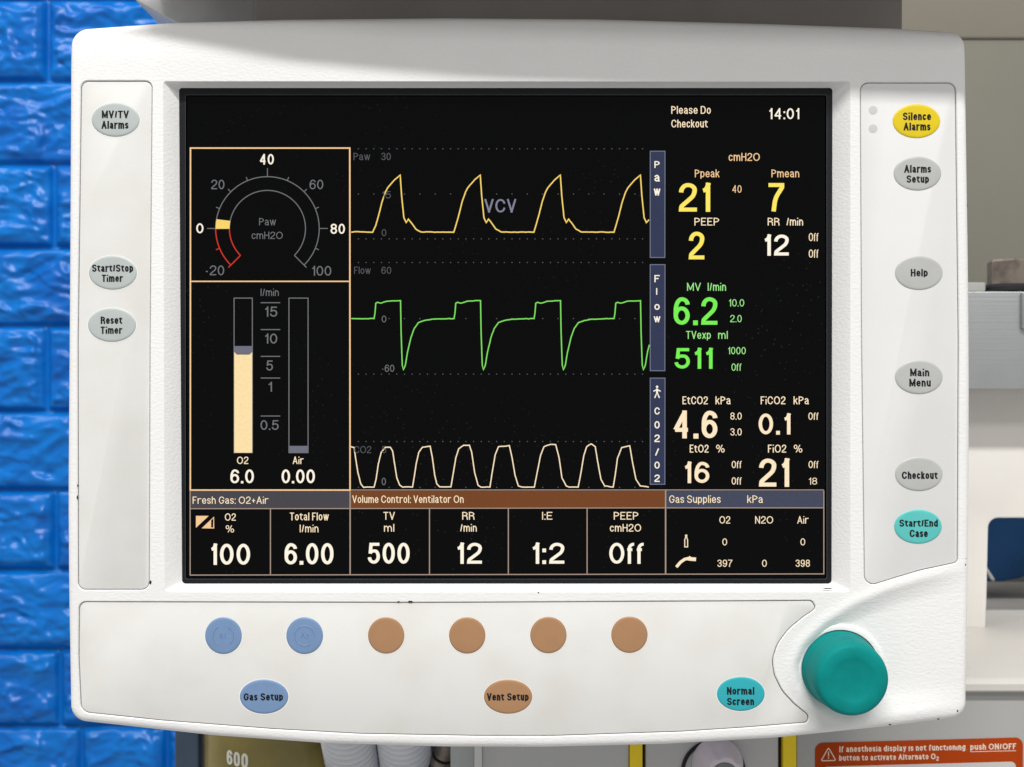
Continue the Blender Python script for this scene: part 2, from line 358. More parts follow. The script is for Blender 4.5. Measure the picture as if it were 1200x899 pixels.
def np_poly(p): return np.array([(q.x, q.y) for q in p])
def inside(P, poly):
    q = np_poly(poly); x, y = P[:, 0], P[:, 1]; r = np.zeros(len(P), bool); n = len(q); j = n-1
    for i in range(n):
        xi, yi = q[i]; xj, yj = q[j]
        if yi != yj:
            c = ((yi > y) != (yj > y)) & (x < (xj-xi)*(y-yi)/(yj-yi)+xi); r ^= c
        j = i
    return r
def dist(P, poly, closed=True):
    q = np_poly(poly); a = q; b = np.roll(q, -1, 0)
    if not closed: a, b = q[:-1], q[1:]
    best = np.full(len(P), 1e9)
    for i in range(len(a)):
        ab = b[i]-a[i]; L = (ab**2).sum()
        t = np.clip(((P-a[i])@ab)/max(L, 1e-12), 0, 1); dd = P-(a[i]+t[:, None]*ab)
        best = np.minimum(best, (dd**2).sum(1))
    return np.sqrt(best)
# the crest that sweeps under the right keypad and round the knob; inside it the face is dished
CREST = rounded([(1150, 661), (1120, 668), (1080, 677, 80), (1040, 689, 80), (1000, 706, 80), (965, 728, 60), (938, 754, 40), (927, 780, 30), (931, 803, 30), (947, 826, 30), (985, 846, 40), (1050, 838, 60), (1150, 824)], False, 6)
DISH = CREST
def sm(t): t = np.clip(t, 0, 1); return t*t*(3-2*t)
def height(P):
    """Towards the viewer, in units."""
    e = dist(P, OUT); r = 9.0
    t = np.clip(e, 0, r); h = -(r-np.sqrt(np.maximum(r*r-(r-t)**2, 0)))
    dc = dist(P, CREST, False); ins = inside(P, DISH)
    fall = np.clip(1-(P[:, 0]-930)/205, 0, 1)**.8
    low = np.clip(1-(P[:, 1]-795)/60, 0.1, 1)
    dish = -9.5*sm(dc/26)*fall*sm(low)
    h = h+np.where(ins, dish, 0)
    h += 1.6*np.exp(-(dc/7.0)**2)*sm((905-P[:, 1])/30)*np.clip((1140-P[:, 0])/60, 0, 1)
    # a shallow cushion across the top band and the left edge
    h += -3.0*sm((75-P[:, 1])/60)
    return h

def housing():
    hm = 1.0
    loops = [(OUT, None), (offset(PL, hm), PL), (offset(PR, hm), PR), (offset(PB, hm), PB), (BO, None)]
    pts, edges = [], []
    for lp, _ in loops:
        b = len(pts); n = len(lp); pts += [Vector((p.x, p.y)) for p in lp]; edges += [(b+i, b+(i+1) % n) for i in range(n)]
    extra = []
    for dd in (.35, 1.0, 2.2, 4.0, 6.2, 9.0, 13): extra += offset(OUT, -dd)
    for lp in (offset(PL, 3.5), offset(PR, 3.5), offset(PB, 3.5), offset(BO, 3)): extra += lp
    gx = [Vector((x+.37*(int(y/8) % 2), y)) for x in range(84, 1134, 8) for y in range(24, 874, 8)]
    gx += [Vector((x+.2, y+.3)) for x in range(896, 1134, 3) for y in range(655, 862, 3)]
    P = np_poly(gx); ok = inside(P, OUT) & (dist(P, OUT) > 14)
    for lp, _ in loops[1:]: ok &= ~inside(P, lp)
    for lp, _ in loops[1:]: ok &= dist(P, lp) > 2.0
    extra += [g for g, k in zip(gx, ok) if k]
    P = np_poly(extra); ok = inside(P, OUT)
    for lp, _ in loops[1:]: ok &= ~inside(P, lp)
    for lp, _ in loops[1:]: ok &= dist(P, lp) > 1.2
    pts += [g for g, k in zip(extra, ok) if k]
    V, E_, F, *_ = delaunay_2d_cdt(pts, edges, [], 0, 1e-4)
    A = np_poly(V); H = height(A)
    C = np.array([A[list(f)].mean(0) for f in F]); keep = inside(C, OUT)
    for lp, _ in loops[1:]: keep &= ~inside(C, lp)
    mb = MB(); mb.add([pt(a[0], a[1], -h, 0) for a, h in zip(A, H)], [f for f, k in zip(F, keep) if k])
    ho = height(np_poly(OUT))
    # sides back to the rear of the case
    z = [[pt(p.x, p.y, -h, 0) for p, h in zip(OUT, ho)]]
    for dd, inn in ((16, .4), (60, 2.5), (130, 9), (150, 16)): z.append(ring(offset(OUT, -inn), dd, 0))
    mb.loft(z, False, True)
    for lp, hole in loops[1:4]:
        hl = height(np_poly(lp)); mb.loft([[pt(p.x, p.y, -h, 0) for p, h in zip(lp, hl)], ring(hole, 1.0, 0), ring(hole, 12, 0)])
        flat(mb, hole, 9, 0, 0)
    hl = height(np_poly(BO))
    # chamfer: match the two outlines vertex by vertex
    n = len(BO)
    def match(poly):
        c = [(0, 0)]*0
        out = []
        for p in BO:   # same relative place on the inner rectangle
            u = (p.x-191)/(996.5-191); v = (p.y-95)/(694-95)
            x0, x1 = 209.3+(211-209.3)*v, 976-1*v
            out.append(Vector((x0+u*(x1-x0), 102.6+v*(684.6-102.6))))
        return out
    inn = match(BI)
    mb.loft([[pt(p.x, p.y, -h, 0) for p, h in zip(BO, hl)], ring(offset(BO, -.8), .6, 0), ring(inn, RD-.6, RD), ring(offset(inn, -.4), RD, RD), ring(offset(inn, -.6), RD+8, RD)])
    return mb.build('housing', M['housing'], disp, 28, weld=2e-6)
housing()

def keypanel(poly, m, label):
    mb = MB(); a = offset(poly, -.75)
    mb.loft([ring(a, 6, 0), ring(a, 2.4, 0), ring(offset(a, -.5), 1.3, 0), ring(offset(a, -1.4), 1.0, 0)], True, True)
    return tag(mb.build('keypad_panel', m, disp, 25), label)
PD = 1.0
keypanel(PL, M['panel'], 'tall narrow off-white key panel with three grey keys')
keypanel(PR, M['panel_right'], 'tall white key panel with a slanted lower edge')
keypanel(PB, M['panel'], 'wide off-white key panel under the screen')

def key(cx, cy, rx, ry, mk, lines, label, halo=0, icon=None):
    mb = MB()
    rs = []
    for s_, d in ((1.0, PD+.6), (1.0, PD-.25), (.975, PD-.75), (.93, PD-1.05), (.86, PD-1.15)):
        rs.append([pt(p.x, p.y, d, 0) for p in ell(cx, cy, rx-(1-s_)*24, ry-(1-s_)*24)])
    mb.loft(rs, True, True)
    o = tag(mb.build('key', M['key_'+mk], disp, 30), label)
    if halo:
        hb = MB(); a, b = ell(cx, cy, rx+halo, ry+halo), ell(cx, cy, rx+.1, ry+.1)
        hb.loft([ring(a, PD-.05, 0), ring(b, PD-.05, 0)]); hb.build('border', M['halo'], o, 0)
    if lines:
        tb = MB()
        for l in lines: text(tb, *l, PD-1.22, .225, gap=.09, ref=0, con=1.15)
        tb.build('lettering', M['ink'], o, 0)
    if icon:
        ib = MB()
        for pl in icon: 
            prof = [(0.0, -.0), ]
            L, R = stroke([Vector(p) for p in pl], 1.2)
            n = len(pl); T = [Vector(p) for p in pl]
            vs = ring(L, PD-1.1, 0)+ring(T, PD-1.75, 0)+ring(R, PD-1.1, 0)
            fs = []
            for i in range(n-1): fs += [(i, i+1, n+i+1, n+i), (n+i, n+i+1, 2*n+i+1, 2*n+i)]
            ib.add(vs, fs)
        ib.build('embossed_mark', M['key_'+mk], o, 40)
    return o
key(135.2, 140.1, 28.2, 19.9, 'grey', [('MV/TV', 119.4, 151, 129.8, 138.6), ('Alarms', 119, 150.6, 142, 151)], 'grey oval key reading MV/TV Alarms', 1)
key(132, 319.4, 28.2, 19.9, 'grey', [('Start/Stop', 107.9, 156.2, 310, 318.7), ('Timer', 119.4, 144, 322, 330.4)], 'grey oval key reading Start/Stop Timer', 1)
key(131, 380.7, 28.2, 19.9, 'grey', [('Reset', 118, 143.3, 371, 379.7), ('Timer', 118, 143.3, 382.8, 391.2)], 'grey oval key reading Reset Timer', 1)
key(1074.2, 141.8, 27.9, 19.9, 'yellow', [('Silence', 1058, 1091, 132, 141), ('Alarms', 1058.8, 1090.3, 144, 153)], 'yellow oval key reading Silence Alarms')
key(1075.3, 203.2, 27.9, 19.9, 'warmgrey', [('Alarms', 1059.5, 1091, 193.7, 202.5), ('Setup', 1062.3, 1088.6, 205.6, 214.3)], 'grey oval key reading Alarms Setup')
key(1077, 319.8, 27.9, 19.9, 'warmgrey', [('Help', 1067.2, 1087.2, 315.4, 324)], 'grey oval key reading Help')
key(1077, 442, 27.9, 19.9, 'warmgrey', [('Main', 1066.5, 1089, 432.2, 441), ('Menu', 1065.5, 1090.7, 444.2, 453)], 'grey oval key reading Main Menu')
key(1077, 555.6, 27.9, 19.9, 'warmgrey', [('Checkout', 1056.7, 1098.7, 552.7, 561.4)], 'grey oval key reading Checkout')
key(1076, 617.3, 27.9, 20, 'teal', [('Start/End', 1053.9, 1099, 608.9, 617.3), ('Case', 1065.8, 1087.2, 620.8, 629.5)], 'light teal oval key reading Start/End Case')
def arcpl(cx, cy, r, a0, a1, n=14): return [(cx+r*math.cos(math.radians(a0+(a1-a0)*k/n)), cy-r*math.sin(math.radians(a0+(a1-a0)*k/n))) for k in range(n+1)]
key(261.7, 745.1, 21.5, 21.5, 'blue', None, 'round blue key with a worn mark, on the outer side', 1.3,
    [arcpl(261.7, 745.1, 12, 120, 240), arcpl(261.7, 745.1, 12, -50, 60), [(258, 748), (259.5, 742), (261, 748)], [(264, 742), (264, 748)], [(268, 737), (270, 735)]])
key(356.9, 745.1, 21.5, 21.5, 'blue', None, 'round blue key with a worn round mark', 1.3,
    [arcpl(356.9, 745.1, 11.5, 0, 300, 24), [(353, 747), (355, 742), (357, 747)], [(359, 742), (361.5, 744), (359, 748)]])
for x, y in ((452.5, 744.8), (547.5, 744.8), (642.7, 744.4), (737.7, 744)):
    key(x, y, 21.3, 21.3, 'tan', None, 'round tan key without writing', .9)
key(309.3, 816.6, 28.4, 20, 'blue', [('Gas Setup', 285.5, 331.7, 812.4, 821)], 'blue oval key reading Gas Setup', 1.3)
key(595.4, 816.6, 28.4, 20, 'tan', [('Vent Setup', 570.6, 619.6, 812.4, 821)], 'tan oval key reading Vent Setup', .9)
key(868.3, 813.4, 28, 20, 'teal2', [('Normal', 851.8, 884, 805.4, 814), ('Screen', 852, 883.7, 817.8, 826.4)], 'teal oval key reading Normal Screen', 1.1)
for y in (129, 150.6):
    mb = MB(); lathe(mb, 1023.4, y, [(5.2, PD+.3), (5.2, PD-.1), (4.8, PD-.15)], 0, 32); mb.build('indicator_lamp', M['led'], disp)

# control knob with its collar
kx, ky = 985.5, 785.0
mb = MB()
lathe(mb, kx, ky, [(45.2, 10), (45.2, 2), (44.8, -2), (44.4, -8), (43.6, -8.8), (43.8, -10), (42.6, -28), (41.8, -40), (41.2, -43.2), (39.9, -45.8), (38.0, -47.5), (35.5, -48.4), (30, -48.8), (26.0, -48.7), (24, -48.3), (21.5, -47.6), (14, -47.2), (.5, -47.1)], 0, 96)
ko = tag(mb.build('control_knob', M['knob'], disp, 50), 'big round teal knob')
mb = MB(); lathe(mb, kx, ky, [(53, 12), (53, 4), (51.5, 2.6), (50, 2.0), (46.5, 2.0), (46, 12)], 0, 72, caps=(False, False)); mb.build('collar', M['housing'], ko, 50)

# chips and scuffs in the paint
random.seed(4)
for x, y, a, b in ((1043.3, 849.3, 1.6, 1.3), (1100.4, 843, 1.4, 1.2), (176.3, 682.5, 1.3, 2.4), (481, 705.0, 3.0, 1.0), (467, 705.2, 1.4, .8), (1136.2, 240, .9, 1.6), (631, 694.6, .9, .9), (1131.5, 662, .8, 1.0), (1132.5, 655, .6, .6), (1122, 833, .8, 1.4), (90.5, 583, .7, 2.2), (91, 569, .6, 1.2), (970, 689.8, 5.5, .55), (718, 23, .0, .0)):
    if a == 0: continue
    p = np.array([[x, y]]); h = float(height(p)[0]); h = max(h, -8)
    mb = MB(); n = 12
    rr = [1+.35*math.sin(3*k+x)*.6 for k in range(n)]
    c0 = [Vector((x+a*rr[k]*math.cos(2*math.pi*k/n), y+b*rr[k]*math.sin(2*math.pi*k/n))) for k in range(n)]
    mb.loft([ring(c0, -h+.8, 0), ring(c0, -h-.12, 0), ring([Vector((x, y))+(q-Vector((x, y)))*.6 for q in c0], -h-.16, 0)], False, True)
    mb.build('paint_chip', M['gap'], disp)

# black frame and glass
FR = resample(rect(208.6, 101.6, 977, 686, 3), 8)
FI = resample(rect(217.2, 111.2, 969, 678.6, 2.0), 8)
def quadring(o, i, d0, d1, mat_, name, parent):
    mb = MB(); m = []
    for p in o: m.append(Vector((i[0]+(p.x-FR_[0])/(FR_[2]-FR_[0])*(i[2]-i[0]), i[1]+(p.y-FR_[1])/(FR_[3]-FR_[1])*(i[3]-i[1]))))
    mb.loft([ring(o, d0, RD), ring(offset(m, 1), d0, RD), ring(m, d0+.8, RD), ring(m, d1, RD)])
    return mb.build(name, mat_, parent, 25)
FR_ = (208.6, 101.6, 977, 686)
fr = quadring(FR, (217.2, 111.2, 969, 678.6), RD+.8, RD+6, M['black'], 'screen_frame', disp)
mb = MB()   # thin grey seal along the glass
for q in (rect(217.0, 111.0, 969.2, 678.8, 2),): line(mb, q, .9, RD+.6, True, 0, RD)
mb.build('seal', mat('grey_seal', (.03, .032, .036), .45, .4, mottle=.2, mscale=300), fr, 0)
SD = RD+2.6
mb = MB(); slab(mb, rect(216, 110, 970, 680), SD, SD+10, .2, SD)
scr = mb.build('screen', M['lcd'], disp, 25)
L1, L2, L3 = SD-.3, SD-.5, SD-.7
def part(mb, name, mats, label=None): 
    o = mb.build(name, mats, scr, 0)
    if label: o['label'] = label
    return o

# frame lines
mb = MB()
line(mb, [(223.2, 173.6), (409.9, 173.6), (410.2, 574.4), (223.0, 574.4)], 1.7, L2, True)
line(mb, [(223.2, 329.8), (409.9, 329.8)], 1.5, L2-.05)
part(mb, 'frame_lines', M['orange'])
mb = MB()
line(mb, [(222.8, 575.5), (222.8, 674.0), (965.4, 672.6), (965.4, 574.8)], 1.2, L2)
for x, y0, w_ in ((410.3, 575, 1.5), (780, 574, 1.6)): line(mb, [(x, y0), (x, 673.4)], w_, L2-.05)
for x in (316.9, 503.3, 595.7, 688): line(mb, [(x, 596), (x, 673.5)], 1.2, L2-.05)
line(mb, [(223, 596.2), (410, 596.0), (780, 595.2), (965.4, 595.2)], 1.1, L2-.1)
line(mb, [(411, 574.2), (965.4, 574.2)], 1.0, L2-.1)
part(mb, 'cell_lines', M['box'])
# heading bars
for x0, x1, c in ((223.5, 409.6, 'bar_grey'), (411, 779.2, 'bar_brown'), (780.8, 965, 'bar_blue')):
    mb = MB(); flat(mb, [(x0, 575), (x1, 575), (x1, 595.6), (x0, 595.6)], L1, 0); part(mb, 'heading_bar', M[c])

# gauge
gx_, gy_, ro, ri = 313.4, 267.8, 60.7, 44.6
mb = MB()
A = lambda r, a0, a1, n=60: arcpl(gx_, gy_, r, a0, a1, n)
line(mb, A(ro, 180, -45), 1.1, L2); line(mb, A(ri, 180, -45), 1.1, L2)
line(mb, [A(ri, -45, -45, 1)[0], A(ro+4, -45, -45, 1)[0]], 1.1, L2-.05)
for a, l in ((90, 10), (0, 10), (180, 10), (135, 4.5), (45, 4.5), (112.5, 4.5), (67.5, 4.5), (157.5, 4.5), (22.5, 4.5), (-22.5, 4.5)):
    line(mb, [A(ro, a, a, 1)[0], A(ro+l, a, a, 1)[0]], 1.0, L2-.05)
line(mb, A(ro, 180, 225, 20), 1.3, L2-.1, mi=1); line(mb, A(ri, 180, 225, 20), 1.3, L2-.1, mi=1)
line(mb, [A(ri, 225, 225, 1)[0], A(ro+4, 225, 225, 1)[0]], 1.3, L2-.12, mi=1)
line(mb, [A(ro, 202.5, 202.5, 1)[0], A(ro+4.5, 202.5, 202.5, 1)[0]], 1.2, L2-.12, mi=1)
o_, i_ = A(ro, 180.5, 169.7, 6), A(ri-.3, 180.5, 168.5, 6)
for k in range(6): flat(mb, [o_[k], o_[k+1], i_[k+1], i_[k]], L2-.15, 2)
part(mb, 'pressure_gauge', [M['grey'], M['red'], M['trace_y']])

# flow tubes
for x0, x1, lv in ((274.3, 295.7, 413), (338.6, 361, None)):
    mb = MB(); line(mb, [(x0, 349.4), (x1, 349.4), (x1, 530.5), (x0, 530.5)], 1.1, L2, True)
    o = part(mb, 'flow_tube', [M['grey']])
    if lv:
        flat(mb2 := MB(), [(x0+.2, lv-.5), (x0+3.2, lv+2.6), (x1-3.2, lv+2.6), (x1-.2, lv-.5), (x1-.2, 530.6), (x0+.2, 530.6)], L2-.1); mb2.build('level_fill', M['wash'], scr, 0)
        flat(mb3 := MB(), [(x0+.3, 405.6), (x1-.3, 405.6), (x1-.3, lv-1), (x1-3, lv+2), (x0+3, lv+2), (x0+.3, lv-1)], L2-.15); mb3.build('level_slider', M['slider'], scr, 0)
    else:
        flat(mb2 := MB(), [(x0+.6, 522.6), (x1-.6, 522.6), (x1-.6, 530), (x0+.6, 530)], L2-.1); mb2.build('level_slider', M['slider'], scr, 0)
mb = MB()
for y in (354.8, 386.3, 417.7, 443.1, 487.6): line(mb, [(305.5, y), (328.4, y)], 1.1, L2)
part(mb, 'scale_lines', M['grey'])

# dotted guide rows
for rows in (((174.4, 9), (227.4, 18), (280, 9)), ((307.7, 9), (373.4, 18), (438.5, 9)), ((517.5, 9), (571.2, 18))):
    for y, st in rows:
        mb = MB(); x = 420.0
        while x < 756:
            flat(mb, [(x-.6, y-.6), (x+.6, y-.6), (x+.6, y+.6), (x-.6, y+.6)], L2+.1); x += st
        part(mb, 'dotted_row', M['dim'])

# traces
def jit(pl, step=3.0, a=.25, seed=1):
    rnd = random.Random(seed); out = [pl[0]]
    for p, q in zip(pl, pl[1:]):
        m = max(1, int(math.dist(p, q)/step))
        for k in range(1, m+1): out.append((p[0]+(q[0]-p[0])*k/m, p[1]+(q[1]-p[1])*k/m+(rnd.uniform(-a, a) if k < m else 0)))
    return out
def z1(l): return [(400+x/2.9975, y/2.9975) for x, y in l]
def z2(l): return [(400+x/2.9975, 290+y/2.9975) for x, y in l]
cyc = [(395,816),(402,793),(412,758),(424,710),(436,675),(444,660),(454,648),(468,632),(488,615),(493,688),(501,765),(509,782),(517,770),(529,785),(543,805),(561,815)]
yl = [(35,815),(48,816),(60,814),(110,815)]
for k in range(-1, 3): yl += [(x+281.3*k, y) for x, y in cyc] if k > -2 else []
yl = [(35,816),(48,814),(110,816)]+[(x-281.3, y) for x, y in cyc[1:]]+cyc+[(x+281.3, y) for x, y in cyc]+[(x+562.6, y) for x, y in cyc if x+562.6 < 1078]+[(1081, 772)]
mb = MB(); line(mb, jit(z1(yl), 3, .25, 3), 1.45, L2-.2); part(mb, 'pressure_trace', M['trace_y'])
fc = [(396,250),(399,232),(402,196),(408,193),(420,196),(442,189),(489,187),(491,300),(495,413),(499,430),(506,413),(513,370),(526,315),(537,285),(552,264),(572,257),(600,252),(640,251)]
fl = [(35,250)]+[(x-281, y) for x, y in fc]+fc+[(x+281, y) for x, y in fc]+[(x+562, y) for x, y in fc if x+562 < 1070]+[(1076,365),(1082,342)]
mb = MB(); line(mb, jit(z2(fl), 3, .3, 5), 1.35, L2-.2); part(mb, 'flow_trace', M['trace_g'])
cl = [(33,700),(45,703),(50,740),(58,790),(68,830),(78,843),(115,842),(122,815),(130,760),(140,720),(155,702),(172,702),(180,715),(187,760),(195,810),(205,835),(215,842),(250,842),(257,800),(263,760),(272,720),(285,702),(312,698),(320,740),(328,800),(335,830),(345,841),(385,841),(392,800),(402,740),(412,708),(430,695),(450,695),(458,720),(468,790),(480,835),(490,842),(522,842),(530,790),(540,730),(552,700),(590,696),(600,740),(610,800),(622,838),(635,842),(678,842),(688,790),(700,730),(712,700),(735,692),(753,693),(765,740),(775,810),(790,838),(800,842),(832,842),(842,790),(852,730),(862,700),(878,690),(892,700),(900,750),(912,815),(925,838),(955,842),(962,800),(970,740),(985,703),(1013,697),(1022,750),(1035,815),(1050,838),(1080,842)]
mb = MB(); line(mb, jit(z2(cl), 3, .3, 7), 1.3, L2-.2); part(mb, 'gas_trace', M['cream'])

# upright tabs beside the traces
def tab(y0, y1, letters, icon=False):
    mb = MB(); flat(mb, [(762, y0), (779.3, y0), (779.1, y1), (762, y1)], L1, 0)
    line(mb, [(762, y0), (779.3, y0), (779.1, y1), (762, y1)], 1.0, L2, True, 1)
    for ch, a, b in letters:
        w_ = {'l': 2.2, '/': 5, 'w': 7.5}.get(ch, 6.2)
        if ch in 'aow': b_, a_ = b, b-(b-a)/X
        else: b_, a_ = b, a
        text(mb, ch, 770-w_/2, 770+w_/2, a_, b_, L3, .17, 2)
    if icon:
        mb.add([pt(770+1.5*math.cos(k*.7), 453.4+1.5*math.sin(k*.7), L3) for k in range(9)], [tuple(range(9))], 2)
        for pl, w_ in (([(770, 455.4), (770, 460.6)], 2.2), ([(765.8, 458.6), (770, 456.6), (774.2, 458.6)], 1.3), ([(767.2, 466.4), (770, 460), (772.8, 466.4)], 1.5)): line(mb, pl, w_, L3-.02, mi=2)
    part(mb, 'trace_tab', [M['tab'], M['tab_edge'], M['white']])
tab(177.3, 301.8, [('P', 188.8, 196.8), ('a', 205.4, 212.8), ('w', 221.6, 229)])
tab(310.2, 434.5, [('F', 322.4, 330.7), ('l', 337.7, 345.4), ('o', 356.7, 363.2), ('w', 371.2, 377.6)])
tab(443.2, 567.6, [('C', 477.5, 485.8), ('O', 493.6, 502.2), ('2', 509.3, 518.1), ('/', 525.2, 534.3), ('O', 541, 549.2), ('2', 556.2, 564.8)], True)

# readouts: text, x0, x1, top, base, colour, weight
N, Bo, Th = .125, .195, .115
TX = [
('Please Do', 786.7, 833, 124.4, 133.4, 'cream', .15), ('Checkout', 786.7, 829.4, 140.4, 149.4, 'cream', .15), ('14:01', 900.8, 936.6, 127, 139.6, 'white', .155),
('cmH2O', 853.9, 890.4, 179.4, 188.6, 'orange', .15), ('Ppeak', 814.3, 843, 198.7, 207.8, 'orange', .145), ('Pmean', 904.1, 936.6, 198.7, 207.8, 'orange', .145),
('21', 795.6, 832.3, 214.6, 248, 'yellow', .17), ('40', 857.9, 869, 217.2, 225.9, 'orange', .13), ('7', 900.6, 919, 214.6, 247.6, 'yellow', .17),
('PEEP', 813.8, 842.7, 255.3, 264.3, 'cream', .15), ('RR', 899.7, 913.5, 255.3, 264.3, 'cream', .15), ('/min', 921.7, 941.1, 255.3, 264.3, 'cream', .15),
('2', 807.2, 825.4, 271.6, 304, 'yellow', .17), ('12', 894.5, 924.3, 275, 299.5, 'white', .18), ('Off', 947.8, 959.1, 273.2, 282.6, 'cream', .13), ('Off', 947.8, 959.1, 292.5, 302, 'cream', .13),
('MV', 805.2, 821.2, 331.6, 340.8, 'green2', .14), ('l/min', 829.4, 850.8, 331.6, 340.8, 'green2', .14), ('6.2', 789.4, 840.7, 348.4, 380.6, 'green', .17), ('10.0', 853.9, 872.1, 350.7, 359.2, 'green2', .13), ('2.0', 855.7, 869.2, 369.2, 377.6, 'green2', .13),
('TVexp', 804, 833, 388, 397.1, 'green2', .14), ('ml', 841.6, 852.8, 388, 397.1, 'green2', .14), ('511', 790.5, 835, 408, 432, 'green', .185), ('1000', 853, 873.9, 406.8, 415.2, 'green2', .13), ('Off', 857.2, 868.8, 426, 434.6, 'green2', .13),
('EtCO2', 799.8, 829.4, 464.6, 473.8, 'cream', .15), ('kPa', 838.5, 856.1, 464.6, 473.8, 'cream', .15), ('FiCO2', 891.5, 920.4, 464.6, 473.8, 'cream', .15), ('kPa', 930, 947.8, 464.6, 473.8, 'cream', .15),
('4.6', 788.5, 840.7, 481.4, 513.5, 'cream', .18), ('8.0', 855.9, 869.2, 483.5, 491.8, 'cream', .14), ('3.0', 855.9, 869.2, 502, 510.4, 'cream', .14), ('0.1', 889, 926.3, 484.7, 509, 'cream', .18), ('Off', 947.3, 959.1, 483.5, 492, 'cream', .14),
('EtO2', 808.3, 830.3, 521.2, 530.4, 'cream', .15), ('%', 839.2, 849.2, 521.2, 530.4, 'cream', .13), ('FiO2', 900, 921.3, 521.2, 530.4, 'cream', .15), ('%', 930.2, 940.2, 521.2, 530.4, 'cream', .13),
('16', 801, 831.2, 541.3, 566, 'cream', .18), ('Off', 857.4, 869, 540.2, 548.6, 'cream', .14), ('Off', 857.4, 869, 559.4, 567.9, 'cream', .14), ('21', 889.5, 924.8, 537.5, 570.3, 'cream', .175), ('Off', 947.5, 959.1, 540.2, 548.6, 'cream', .14), ('18', 947.5, 957.5, 559.9, 567.9, 'cream', .13),
('Gas Supplies', 784.2, 844.5, 580.6, 589.4, 'cream', .14), ('kPa', 875.7, 893.9, 580.6, 589.4, 'cream', .14),
('O2', 843, 855.7, 605, 613.6, 'cream', .14), ('N2O', 885, 906, 605, 613.6, 'cream', .14), ('Air', 934.4, 947.3, 605, 613.6, 'cream', .14), ('0', 846.5, 852.1, 631, 639.2, 'cream', .14), ('0', 938, 943.6, 631, 639.2, 'cream', .14),
('397', 840.7, 858.1, 656, 664.3, 'cream', .14), ('0', 893, 898.6, 656, 664.3, 'cream', .14), ('398', 932.4, 949.1, 656, 664.3, 'cream', .14),
('40', 304.1, 320.9, 180.6, 192.8, 'white', .17), ('20', 247.6, 263, 210.7, 221.8, 'grey', .13), ('60', 362.8, 378.8, 210.7, 221.8, 'grey', .13), ('0', 230, 238.4, 261.8, 273.4, 'white', .17), ('80', 387.4, 404.2, 262.3, 274.1, 'white', .17),
('Paw', 303.7, 323.3, 255.6, 264.1, 'grey', .13), ('cmH2O', 294.9, 331.3, 271.7, 280.1, 'grey', .13), ('-20', 240.6, 262.7, 311.2, 322.6, 'grey', .13), ('100', 365.2, 388.2, 311.8, 323.1, 'grey', .13),
('l/min', 305.5, 326.7, 338.4, 346.9, 'grey', .13), ('15', 310, 324.9, 359.4, 371.2, 'grey', .145), ('10', 310, 324.9, 391, 402.7, 'grey', .145), ('5', 312, 319.8, 422.5, 434.3, 'grey', .145), ('1', 314, 318.7, 447.7, 459, 'grey', .145), ('0.5', 305.3, 326.5, 492.5, 503.8, 'grey', .145),
('O2', 277.7, 291, 535.2, 543.8, 'cream', .15), ('Air', 343.1, 355.5, 535.2, 543.8, 'cream', .15), ('6.0', 270, 297.5, 550.2, 566.3, 'white', .17), ('0.00', 330, 369, 550.2, 566.3, 'white', .17),
('Fresh Gas: O2+Air', 225.8, 314.3, 582, 590.4, 'cream', .14), ('O2', 263.5, 276.3, 601.7, 610.2, 'cream', .15), ('%', 264.5, 274.3, 615.6, 624.1, 'cream', .13), ('Total Flow', 339.7, 385.2, 600.8, 609.8, 'cream', .15), ('l/min', 351.3, 373.2, 615, 623.8, 'cream', .14),
('100', 246, 293.1, 637.3, 661.8, 'white', .175), ('6.00', 333.5, 390.8, 636.6, 661.4, 'white', .175),
('Volume Control: Ventilator On', 412.9, 543.3, 580.7, 589.4, 'cream', .14),
('TV', 449.3, 462.7, 600, 609, 'cream', .15), ('ml', 450, 462, 614.2, 623, 'cream', .15), ('RR', 541.7, 556, 600, 609, 'cream', .15), ('/min', 539.3, 558.7, 614.2, 623, 'cream', .15), ('I:E', 635.3, 647.3, 600, 609, 'cream', .15), ('PEEP', 719.3, 748, 600, 609, 'cream', .15), ('cmH2O', 714.7, 751.3, 614.2, 623, 'cream', .15),
('500', 431, 480, 636.2, 660.6, 'white', .175), ('12', 534.5, 564.7, 636.2, 660.6, 'white', .175), ('1:2', 622.7, 661.3, 636.2, 660.6, 'white', .175), ('Off', 714, 754, 636.2, 660.6, 'white', .165),
('Paw', 414.3, 433.7, 179.2, 187.7, 'dim', .13), ('30', 446.9, 458, 179.2, 187.7, 'dim', .13), ('15', 447.5, 458, 224.2, 232.6, 'dim', .13), ('0', 447.3, 452.7, 268.6, 276.8, 'dim', .13), ('VCV', 567.8, 604.8, 233.4, 249, 'vcv', .15),
('Flow', 415, 434.4, 312.7, 321, 'dim', .13), ('60', 447, 458.4, 312.7, 321, 'dim', .13), ('0', 447.3, 452.7, 370, 377.8, 'grey', .13), ('-60', 447.4, 462, 427.5, 435.8, 'grey', .13), ('CO2', 415, 435, 522.8, 531.1, 'dim', .13), ('5', 447.4, 452.6, 522.8, 531.1, 'dim', .13), ('0', 447.3, 452.2, 560, 568.6, 'grey', .13),
]
big = lambda t, b: b-t > 10.5
# one part for each block of figures on the screen
for i, (s_, x0, x1, t, b, c, wt) in enumerate(TX):
    mb = MB(); text(mb, s_, x0, x1, t, b, L3, wt*(.86 if b-t < 10.5 else .92), 0)
    if c in ('dim',): nm = 'scale_figure'
    elif big(t, b): nm = 'reading'
    else: nm = 'caption'
    part(mb, nm, M[c])
